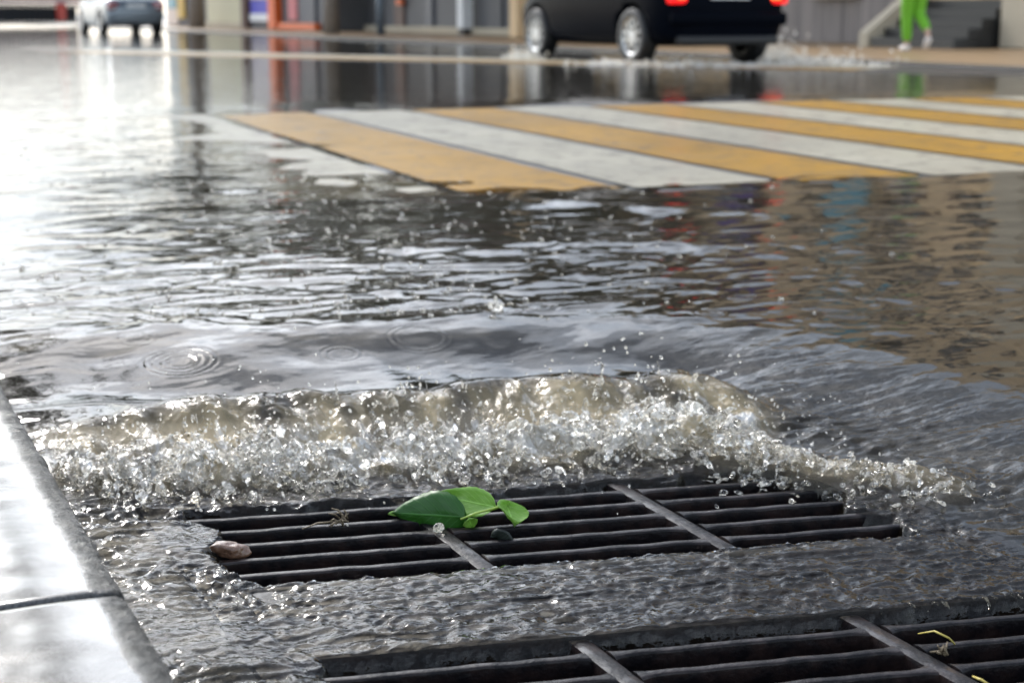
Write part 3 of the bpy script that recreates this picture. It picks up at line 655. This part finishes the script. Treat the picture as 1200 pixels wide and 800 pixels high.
def wheel(parent, x, y, r, w, side):
    e = thing('wheel', (x, y, r)); e.parent = parent
    def ring(name, prof, mat, spokes=0):
        bm = bmesh.new(); n_ = 36; Rg = []
        for (rr, xx) in prof: Rg.append([bm.verts.new((xx * side, rr * math.cos(2 * math.pi * k / n_), rr * math.sin(2 * math.pi * k / n_))) for k in range(n_)])
        for A, B in zip(Rg, Rg[1:]):
            for k in range(n_): bm.faces.new((A[k], A[(k + 1) % n_], B[(k + 1) % n_], B[k]))
        for k in range(spokes):
            a = 2 * math.pi * k / spokes; bm2 = bmesh.new(); box(bm2, (.0, 0, 0), (.018, .030, r * .52), 0, .004)
            bmesh.ops.transform(bm2, matrix=Matrix.Rotation(a, 4, 'X') @ Matrix.Translation((w * .40 * side, 0, r * .33)), verts=bm2.verts)
            me = bpy.data.meshes.new('t'); bm2.to_mesh(me); bm2.free(); bm.from_mesh(me); bpy.data.meshes.remove(me)
        return from_bm(name, bm, mat, e, smooth=True)
    ring('tyre', [(r * .62, -w / 2), (r * .95, -w / 2), (r, -w * .38), (r, w * .38), (r * .95, w / 2), (r * .70, w / 2), (r * .66, w * .42), (r * .62, -w / 2)], M['tyre'])
    ring('rim', [(r * .68, w * .46), (r * .60, w * .40), (r * .57, w * .05), (.02, w * .05)], M['plastic']); ring('spokes', [(r * .69, w * .47), (r * .60, w * .43), (r * .59, w * .38)], M['alloy'], 10); ring('hub_cap', [(r * .16, w * .40), (r * .13, w * .45), (.005, w * .46)], M['alloy'])
def car(name, pos, rz, L, W, H, mat, label, lit, notch, wb):
    t = thing(name, pos, label, 'car', None, rz)
    bm = bmesh.new(); car_body(bm, L, W, H, .2, notch); b = from_bm('body', bm, mat, t, smooth=True)
    sd = b.modifiers.new('s', 'SUBSURF'); sd.levels = 2; sd.render_levels = 2
    r = .315; cut = []
    for sy in (-wb / 2, wb / 2):
        for sx in (-1, 1):
            bmc = bmesh.new(); bmesh.ops.create_cone(bmc, cap_ends=True, segments=40, radius1=r + .055, radius2=r + .055, depth=.34); bmesh.ops.transform(bmc, matrix=Matrix.Translation((sx * (W / 2 - .06), sy, r)) @ Matrix.Rotation(R(90), 4, 'Y'), verts=bmc.verts)
            c_ = from_bm('cutter', bmc, M['plastic'], t); cut.append(c_); bo = b.modifiers.new('b', 'BOOLEAN'); bo.operation = 'DIFFERENCE'; bo.object = c_; bo.solver = 'EXACT'
    apply_mods(b)
    for c_ in cut: bpy.data.objects.remove(c_)
    if not b.data.materials: b.data.materials.append(mat)
    for sy in (-wb / 2, wb / 2):
        for sx in (-1, 1): wheel(t, sx * (W / 2 - .10), sy, r, .20, sx)
    k = H / 1.47; yb = -L / 2
    for sx in (-1, 1):
        bm = bmesh.new(); box(bm, (sx * W * .37, yb + .075, .76 * k), (W * .17, .13, .20), sx * R(-14), .03); o = from_bm('tail_light', bm, M['taillight' if lit else 'taillight_off'], t, smooth=True)
        bm = bmesh.new(); box(bm, (sx * W * .37 - .02, yb + .010, .74 * k), (W * .07, .02, .06), sx * R(-14), .008); from_bm('bulb', bm, M['brake' if lit else 'plate'], o)
    bm = bmesh.new(); box(bm, (0, yb + .02, .765 * k), (.52, .03, .115), 0, .006); from_bm('number_plate', bm, M['plate'], t)
    bm = bmesh.new(); box(bm, (0, yb + .03, .50 * k), (W * .90, .10, .15), 0, .045); from_bm('bumper', bm, mat, t, smooth=True)
    bm = bmesh.new(); box(bm, (0, yb + .06, .27 * k), (W * .78, .10, .10), 0, .03); from_bm('bumper_skirt', bm, M['plastic'], t, smooth=True)
    bm = bmesh.new(); box(bm, (0, yb + (.30 if not notch else .95), 1.18 * k), (W * .66, .03, .34), 0, .01); bmesh.ops.rotate(bm, cent=(0, yb + (.30 if not notch else .95), 1.18 * k), matrix=Matrix.Rotation(R(-38 if notch else -24), 3, 'X'), verts=bm.verts); from_bm('rear_window', bm, M['glass'], t)
    for sx in (-1, 1):
        bm = bmesh.new(); pts = [(-.30, .99), (.20, .97), (.10, 1.34), (-.22, 1.37)]
        vs = [[bm.verts.new((sx * (W / 2) * (1.0 - (z - .95) * .62) + sx * dx, y * L, z * k)) for y, z in pts] for dx in (.012, -.02)]
        bm.faces.new(vs[0]); bm.faces.new(vs[1])
        for i in range(4): bm.faces.new((vs[0][i], vs[0][(i + 1) % 4], vs[1][(i + 1) % 4], vs[1][i]))
        from_bm('side_window', bm, M['glass'], t)
        bm = bmesh.new(); box(bm, (sx * (W / 2 + .07), L * .17, 1.0 * k), (.18, .07, .12), 0, .03); from_bm('mirror', bm, mat, t, smooth=True)
    return t
BC = (9.66, 16.95, .0); BR = R(.2)
car('parked_hatchback', BC, BR, 4.05, 1.70, 1.50, M['black_paint'], 'black hatchback with lit red tail lights splashing through the flooded road', True, False, 2.50).name = 'hatchback_car'
car('sedan_car', (8.75, 45.2, .0), R(1.5), 4.3, 1.68, 1.46, M['silver_paint'], 'silver sedan driving away at the far left of the road', False, True, 2.55)
# spray thrown up by the black car
blobs = []
for (u, v, du, hh, cnt) in ((905, 71, 34, .22, 520), (960, 74, 60, .07, 420), (1020, 76, 60, .03, 260), (725, 76, 46, .03, 420), (800, 77, 60, .03, 420), (615, 69, 22, .07, 260), (860, 78, 60, .02, 300)):
    for i in range(cnt):
        p = at(u + random.gauss(0, du * .5), v + random.gauss(0, 1.0), .0)
        blobs.append(((p.x, p.y, random.expovariate(1 / (hh * .42))), (random.gauss(0, 1), random.gauss(0, 1), random.gauss(0, 1)), random.uniform(.006, .022), random.uniform(1, 2.2)))
o = blob_mesh('wheel_spray', blobs, .009, M['spray'], disp=.006); tag(o, 'white spray thrown up round the wheels of the black car', 'spray', kind='stuff')

# ------------------------------------------------------------------ far side : pavement, buildings, street furniture
fk = boxo('far_kerb', (11.3, 60, .0), (.2, 160, .09), M['granite'], bev=.01); tag(fk, kind='structure')
fp = boxo('far_pavement', (20.91, 60, -.065), (19, 160, .21), M['pavers'], bev=0); tag(fp, kind='structure')
FZ = .04
XC = 17.2
def Yc(u, X=XC): return atX(u, 30, X).y
def window(parent, X, y, z, w, h, mat='brown'):
    bm = bmesh.new()
    for c, s in (((0, h / 2), (w + .16, .08)), ((0, -h / 2), (w + .16, .08)), ((-w / 2 - .04, 0), (.08, h - .08)), ((w / 2 + .04, 0), (.08, h - .08)), ((0, 0), (.06, h - .08))):
        box(bm, (X - .06, y + c[0], z + c[1]), (.14, s[0], s[1]), 0, 0)
    f = from_bm('window', bm, M[mat], parent); boxo('pane', (X - .02, y, z), (.05, w, h - .08), M['glass'], f, 0); return f
# right : tan building with grey board cladding along its foot
tb = thing('tan_building', (0, 0, 0), 'tan plastered building with grey boarded base behind the black car', 'building')
y0, y1 = Yc(1260), Yc(640)
boxo('wall', (XC + 3, (y0 + y1) / 2, 4.5), (6, y1 - y0, 8.9), M['tan'], tb, .02)
ya, yb_ = Yc(1058), Yc(905)
bm = bmesh.new(); yy = ya
while yy < yb_ + 1.2: w_ = random.uniform(.16, .22); box(bm, (XC - .05 - random.uniform(0, .012), yy + w_ / 2, FZ + .66), (.05, w_ - .012, 1.30), 0, .004); yy += w_
from_bm('board_cladding', bm, M['plank'], tb)
boxo('window_ledge', (XC - .14, Yc(985), FZ + .86), (.26, Yc(960) - Yc(1010), .16), M['beige'], tb, .02)
boxo('pillar', (XC - .2, Yc(1215), 2.2), (.4, .7, 4.3), M['beige'], tb, .02)
for k, u in enumerate((700, 790, 880, 975, 1070, 1160)):
    for z in (3.1, 5.7): window(tb, XC, Yc(u), z + (.2 if k % 2 else 0), .9, 1.5)
for u, mt, w_, z in ((888, 'purple', .7, 3.1), (1022, 'teal', .9, 3.4)):
    s_ = boxo('hanging_sign', (XC - .35, Yc(u), z), (.12, w_, 2.4), M[mt], None, .02); tag(s_, ('tall purple sign' if mt == 'purple' else 'tall teal sign') + ' fixed high on the tan building', 'sign')
    boxo('bracket', (XC - .15, Yc(u), z + .9), (.30, .05, .05), M['rail'], s_, 0)
boxo('string_course', (XC - .06, (y0 + y1) / 2, 4.5), (.14, y1 - y0, .22), M['beige'], tb, .01)
st = thing('stone_steps', (0, 0, 0), 'dark wet stone steps beside the pedestrian in green', 'steps')
for k in range(5):
    boxo('step', (XC - 1.22 + .26 * k + .13, (Yc(1092) + Yc(1192)) / 2 - .1 * 0, FZ + .075 + .15 * k - .001 * k), (.26 - .004, Yc(1092) - Yc(1192), .15 + .15 * 0), M['dark_stone'], st, .008)
    if k: boxo('riser_fill', (XC - 1.22 + .26 * k + .13, (Yc(1092) + Yc(1192)) / 2, FZ + .075 * k - .002), (.25, Yc(1092) - Yc(1192) - .02, .15 * k - .006), M['dark_stone'], st, 0)
bm = bmesh.new(); yk = Yc(1089)
prf = [(XC - 1.25, FZ), (XC - 1.25, FZ + .22), (XC - .1, FZ + 1.05), (XC - .003, FZ + 1.05), (XC - .003, FZ)]
A = [bm.verts.new((x, yk, z)) for x, z in prf]; B = [bm.verts.new((x, yk + .22, z)) for x, z in prf]; bm.faces.new(A); bm.faces.new(B)
for i in range(5): bm.faces.new((A[i], A[(i + 1) % 5], B[(i + 1) % 5], B[i]))
from_bm('cheek_wall', bm, M['beige'], st)
b_ = boxo('yellow_board', (XC - .10, Yc(1166), FZ + .88), (.05, Yc(1145) - Yc(1188), .13), M['yellow'], None, .005); tag(b_, 'yellow board above the dark stone steps', 'board')
# middle : dark grey shop building
XB = 15.6
gb = thing('grey_building', (0, 0, 0), 'dark grey clad shop building left of the black car', 'building')
u0, u1 = 624, 396; y0, y1 = Yc(u0, XB), Yc(u1, XB)
boxo('wall', (XB + 3, (y0 + y1) / 2, 2.4), (6, y1 - y0, 4.7), M['grey'], gb, .02)
for u, w_, mt in ((505, .5, 'navy'), (412, .6, 'navy'), (580, 1., 'grey'), (470, .7, 'brown')): boxo('shop_panel', (XB - .03, Yc(u, XB), FZ + 1.15), (.08, w_, 2.0), M[mt], gb, .01)
boxo('plinth', (XB - .06, (y0 + y1) / 2, FZ + .09), (.16, y1 - y0 - .02, .17), M['beige'], gb, .01)
for u in (430, 500, 570):
    window(gb, XB, Yc(u, XB), 3.7, 1.6, 1.1); 
boxo('lower_fascia', (XB - .09, (y0 + y1) / 2, 2.5), (.2, y1 - y0 - .1, .5), M['red_brown'], gb, .01)
boxo('lamp_box', (XB - .12, Yc(474, XB), FZ + .82), (.12, .35, .16), M['orange'], gb, .01)
o = boxo('gate_pillar', (XB - .55, Yc(613, XB - .55), FZ + 1.4), (.5, .42, 2.8), M['tan'], None, .03); tag(o, 'worn beige stone pillar just ahead of the black car', 'pillar')
vm = thing('vending_cabinet', (0, 0, 0), 'narrow white cabinet against the dark grey shop', 'cabinet')
boxo('casing', (XB - .25, Yc(545, XB - .25), FZ + .92), (.30, .34, 1.55), M['white'], vm, .03); boxo('foot', (XB - .25, Yc(545, XB - .25), FZ + .07), (.24, .28, .14), M['plastic'], vm, .01)
lp = thing('lamp_post', (13.35, atX(446, 30, 13.35).y, FZ), 'blue grey lamp post standing in front of the dark grey shop', 'lamp post')
bm = bmesh.new(); tube(bm, [(0, 0, 0), (0, 0, .9), (0, 0, .95), (0, 0, 4.6)], [.105, .10, .075, .06], 16); from_bm('post', bm, M['pole'], lp, smooth=True)
bm = bmesh.new(); tube(bm, [(0, 0, 4.58), (-.3, 0, 4.9), (-.9, 0, 5.0)], .04, 10); from_bm('arm', bm, M['pole'], lp, smooth=True)
bm = bmesh.new(); box(bm, (-1.15, 0, 4.98), (.6, .22, .12), 0, .03); from_bm('lamp_head', bm, M['pole'], lp)
# left : shops
XA = 14.6
sb_ = thing('shop_building', (0, 0, 0), 'pale shop building with cream panel and orange doorway at far left', 'building')
y0, y1 = Yc(394, XA), Yc(196, XA)
boxo('wall', (XA + 3, (y0 + y1) / 2, 2.05), (6, y1 - y0, 4.), M['grey'], sb_, .02)
def seg(name, ua, ub, z0, z1, mt, dx=.05): return boxo(name, (XA - dx, (Yc(ua, XA) + Yc(ub, XA)) / 2, (z0 + z1) / 2), (dx * 2 - .01, abs(Yc(ua, XA) - Yc(ub, XA)), z1 - z0), M[mt], sb_, .005)
seg('cream_panel', 246, 287, .25, 3.2, 'cream'); seg('plinth', 236, 292, .06, .24, 'beige', .08); seg('dark_post', 289, 294, .06, 3.2, 'brown', .1)
seg('poster', 296, 321, .55, 1.0, 'poster_blue', .03); seg('pale_panel', 296, 321, 1.01, 2.8, 'poster_white', .04); seg('panel_foot', 296, 321, .30, .54, 'white', .05)
seg('door_post', 323, 331, .06, 3., 'orange', .13); seg('threshold', 332, 376, .06, .26, 'orange', .1); seg('door_leaf', 353, 372, .27, 2.6, 'navy', .04); seg('hanging_cloth', 342, 352, .35, 1.8, 'pink', .06)
seg('teal_panel', 199, 209, .75, 2.5, 'teal', .04); seg('yellow_panel', 211, 219, .35, 2.5, 'yellow', .05); seg('lower_panel', 198, 210, .1, .74, 'poster_white', .03)
seg('fascia', 200, 392, 3.25, 3.8, 'white', .15)
# railing with boards at the far left end
rl = thing('street_railing', (0, 0, 0), 'black street railing with pale boards behind the silver car', 'railing')
P0, P1 = at(-40, 33, 0), at(97, 31, 0)
def lerp(t): return P0 + (P1 - P0) * t
def bar_between(name, t0, t1, z0, z1, mt, th, dy=0.):
    a, b = lerp(t0), lerp(t1); c = (a + b) / 2; d = b - a; return boxo(name, (c.x, c.y + dy, (z0 + z1) / 2), (d.length, th, z1 - z0), M[mt], rl, .004, math.atan2(d.y, d.x))
bar_between('top_rail', 0, 1, .82, .92, 'rail', .06); bar_between('bottom_rail', 0, 1, .12, .2, 'rail', .06)
for k in range(24): p = lerp((k + .5) / 24); boxo('baluster', (p.x, p.y, .51), (.10, .05, .62), M['rail'], rl, 0)
bar_between('banner', .02, .98, .95, 2.4, 'banner', .05); bar_between('pale_sheet', .05, .95, .22, .80, 'rail', .03, .1)
o = bar_between('red_sign', .76, .84, .25, .95, 'red', .08, -.1)
o = boxo('gate_post', (*lerp(1.02).xy, 1.0), (.22, .22, 2.), M['white'], None, .02); tag(o, 'white gate post at the end of the street railing', 'post')
# trees
def tree(pos, h, r, cz, ch_, nleaf, label, seed, tr=.18, mat='foliage'):
    rn = random.Random(seed); t = thing('tree', pos, label, 'tree')
    bm = bmesh.new(); pts = [(0.05 * math.sin(i * 1.7) * i, .05 * math.cos(i) * i, i * h * .16) for i in range(6)]; tube(bm, pts, [tr * 1.25, tr, tr * .9, tr * .78, tr * .6, tr * .4], 12)
    cl = []
    for k in range(26):
        a = rn.uniform(0, 2 * math.pi); q = rn.random() ** .5 * r; z = cz + rn.uniform(-1, 1) * ch_; q *= math.sqrt(max(.12, 1 - ((z - cz) / ch_) ** 2 * .8)); cl.append((Vector((q * math.cos(a), q * math.sin(a), z)), rn.uniform(.22, .40) * r))
        if k % 2 == 0: tube(bm, [pts[3 + k % 3], (Vector(pts[5]) + cl[-1][0]) / 2 + Vector((0, 0, -.3)), cl[-1][0]], [tr * .35, tr * .2, tr * .06], 6)
    from_bm('trunk', bm, M['bark'], t, smooth=True)
    co = []; fc = []; k = 0
    for i in range(nleaf):
        c, rr = cl[rn.randrange(len(cl))]; d = Vector((rn.gauss(0, 1), rn.gauss(0, 1), rn.gauss(0, .8))).normalized() * rr * rn.random() ** .4
        p = c + d; a = Vector((rn.gauss(0, 1), rn.gauss(0, 1), rn.gauss(0, .6))).normalized(); b = a.cross(Vector((rn.gauss(0, 1), rn.gauss(0, 1), rn.gauss(0, 1)))).normalized(); s = rn.uniform(.09, .2)
        co += [p - a * s, p + b * s * .5, p + a * s, p - b * s * .5]; fc.append((k, k + 1, k + 2, k + 3)); k += 4
    me = bpy.data.meshes.new('crown'); me.from_pydata(co, [], fc); link('crown', me, M[mat], t)
    return t
p = at(388, 40, FZ); tree((p.x, p.y, FZ), 8.5, 6.2, 6.1, 2.7, 15000, 'pale trunked tree between the orange doorway and the dark grey shop', 1, .17)
p = at(231, 37, FZ); tree((13.5, atX(231, 30, 13.5).y, FZ), 9, 4.2, 8.0, 1.9, 9000, 'pale trunked tree right of the silver car', 2, .24)
tree((14.3, atX(628, 30, 14.3).y, FZ), 7.5, 3.6, 5.2, 1.9, 8000, 'slim tree behind the front of the black car', 4, .14)
tree((-.35, 22, .1), 10, 3.4, 8.2, 3.4, 6000, 'leafy tree on the near pavement, seen only in the wet kerb', 3, .2)

# ------------------------------------------------------------------ pedestrian walking away
def person(pos, rz):
    t = thing('person', pos, 'pedestrian in lime green trousers and white shoes walking past the steps', 'person', None, rz)
    def skin(name, pts, edges, rad, mat, parent=t, lv=2):
        me = bpy.data.meshes.new(name); me.from_pydata(pts, edges, []); o = link(name, me, None, parent); sk = o.modifiers.new('k', 'SKIN')
        for v, r_ in zip(me.skin_vertices[0].data, rad): v.radius = r_ if hasattr(r_, '__len__') else (r_, r_)
        me.skin_vertices[0].data[0].use_root = True
        ss_ = o.modifiers.new('s', 'SUBSURF'); ss_.levels = lv; ss_.render_levels = lv; apply_mods(o); o.data.materials.append(mat); o.data.polygons.foreach_set('use_smooth', [True] * len(o.data.polygons)); return o
    # +y is the walking direction ; right leg trails with its heel lifted
    P = [(0, 0, .96), (0, 0, 1.12), (0, .01, 1.34), (0, .02, 1.45), (0, .03, 1.53), (0, .04, 1.64), (0, .035, 1.72),
         (-.18, .0, 1.42), (-.24, -.08, 1.16), (-.23, .05, .95), (-.23, .09, .87), (.18, 0, 1.42), (.24, .06, 1.16), (.22, .22, 1.0), (.21, .28, .95),
         (-.085, 0, .90), (-.08, .06, .50), (-.075, .03, .09), (-.075, .15, .04), (.085, 0, .90), (.085, .02, .50), (.085, -.26, .27), (.09, -.24, .17)]
    E_ = [(0, 1), (1, 2), (2, 3), (3, 4), (4, 5), (5, 6), (3, 7), (7, 8), (8, 9), (9, 10), (3, 11), (11, 12), (12, 13), (13, 14), (0, 15), (15, 16), (16, 17), (17, 18), (0, 19), (19, 20), (20, 21), (21, 22)]
    rad = [.13, .115, .13, .08, .05, .085, .06, .055, .042, .03, .03, .055, .042, .03, .03, .085, .055, .038, .03, .085, .055, .038, .03]
    skin('body', P, E_, rad, M['skin'])
    skin('trousers', [(0, 0, 1.0), (0, 0, .93), (-.09, 0, .84), (-.085, .05, .52), (-.08, .035, .30), (-.077, .03, .13), (.09, 0, .84), (.088, .03, .52), (.086, -.12, .40), (.088, -.23, .29)], [(0, 1), (1, 2), (2, 3), (3, 4), (4, 5), (1, 6), (6, 7), (7, 8), (8, 9)], [(.165, .135), (.165, .14), (.115, .12), (.085, .09), (.078, .08), (.060, .062), (.115, .12), (.085, .09), (.075, .08), (.058, .06)], M['green_cloth'])
    skin('top', [(0, 0, 1.02), (0, 0, 1.2), (0, .01, 1.38), (0, .015, 1.45), (-.19, 0, 1.41), (-.235, -.06, 1.22), (.19, 0, 1.41), (.235, .04, 1.22)], [(0, 1), (1, 2), (2, 3), (2, 4), (4, 5), (2, 6), (6, 7)], [(.165, .13), (.15, .125), (.15, .13), (.08, .08), .072, .065, .072, .065], M['top'])
    skin('shoe', [(-.075, -.03, .055), (-.075, .08, .05), (-.08, .19, .04)], [(0, 1), (1, 2)], [(.062, .062), (.055, .05), (.05, .038)], M['shoe']); skin('shoe', [(.09, -.275, .22), (.09, -.24, .13), (.09, -.18, .05)], [(0, 1), (1, 2)], [(.06, .055), (.052, .05), (.045, .036)], M['shoe'])
    skin('hair', [(0, .0, 1.60), (0, .02, 1.68), (0, .03, 1.745), (0, -.03, 1.54)], [(0, 1), (1, 2), (0, 3)], [.085, .10, .075, .06], M['hair'])
    return t
pp = atX(1075, 30, 16.0); d_ = 1
p = at(1069, 61, FZ); person((p.x, p.y, FZ), R(-10))

# ------------------------------------------------------------------ daylight : bright broken overcast, low soft sun ahead and to the left
SEL, SAZ = R(38), R(-6)                       # azimuth from +Y towards +X
w = bpy.data.worlds.new('World'); S.world = w; w.use_nodes = True; nt = w.node_tree
for nd in list(nt.nodes): nt.nodes.remove(nd)
n = N(nt); wo = nt.nodes.new('ShaderNodeOutputWorld'); bg = nt.nodes.new('ShaderNodeBackground')
sky = nt.nodes.new('ShaderNodeTexSky'); sky.sky_type = 'NISHITA'; sky.sun_disc = False; sky.sun_elevation = SEL; sky.sun_rotation = SAZ; sky.air_density = 1.2; sky.dust_density = 1.6
hs = nt.nodes.new('ShaderNodeHueSaturation'); hs.inputs['Saturation'].default_value = .46; nt.links.new(sky.outputs[0], hs.inputs['Color'])
gen = nt.nodes.new('ShaderNodeTexCoord').outputs['Generated']
cl = n.ramp(n.noise(n.map(gen, (1, 1, 2.2)), 2.3, 6, .55, .3), [(.36, (.39, .43, .49)), (.50, (.93, .97, 1.02)), (.62, (1.53, 1.55, 1.56))])
mx = nt.nodes.new('ShaderNodeMix'); mx.data_type = 'RGBA'; mx.blend_type = 'MULTIPLY'; mx.inputs[0].default_value = 1; nt.links.new(hs.outputs[0], mx.inputs[6]); nt.links.new(cl, mx.inputs[7])
dt = nt.nodes.new('ShaderNodeVectorMath'); dt.operation = 'DOT_PRODUCT'; nt.links.new(gen, dt.inputs[0]); dt.inputs[1].default_value = (math.sin(SAZ) * math.cos(R(16)), math.cos(SAZ) * math.cos(R(16)), math.sin(R(16)))
gl_ = n.math('MULTIPLY_ADD', n.math('POWER', n.math('MAXIMUM', dt.outputs['Value'], 0.), 6.), .20, .96)
sz = nt.nodes.new('ShaderNodeSeparateXYZ'); nt.links.new(gen, sz.inputs[0])
gl_ = n.math('MULTIPLY', gl_, n.ramp(sz.outputs[2], [(.14, .72), (.24, .95), (.42, .92), (.62, .75), (.9, 1.)]))
m2 = nt.nodes.new('ShaderNodeMix'); m2.data_type = 'RGBA'; m2.blend_type = 'MULTIPLY'; m2.inputs[0].default_value = 1; nt.links.new(mx.outputs[2], m2.inputs[6]); nt.links.new(gl_, m2.inputs[7])
nt.links.new(m2.outputs[2], bg.inputs['Color']); bg.inputs['Strength'].default_value = .15; nt.links.new(bg.outputs[0], wo.inputs[0])
sl = bpy.data.lights.new('sun', 'SUN'); sl.energy = 1.0; sl.angle = R(14); sl.color = (1, .975, .94); so = bpy.data.objects.new('sun', sl); COL.objects.link(so)
dirv = Vector((math.sin(SAZ) * math.cos(SEL), math.cos(SAZ) * math.cos(SEL), math.sin(SEL))); so.rotation_euler = dirv.to_track_quat('Z', 'Y').to_euler()
S.view_settings.exposure = 1.42
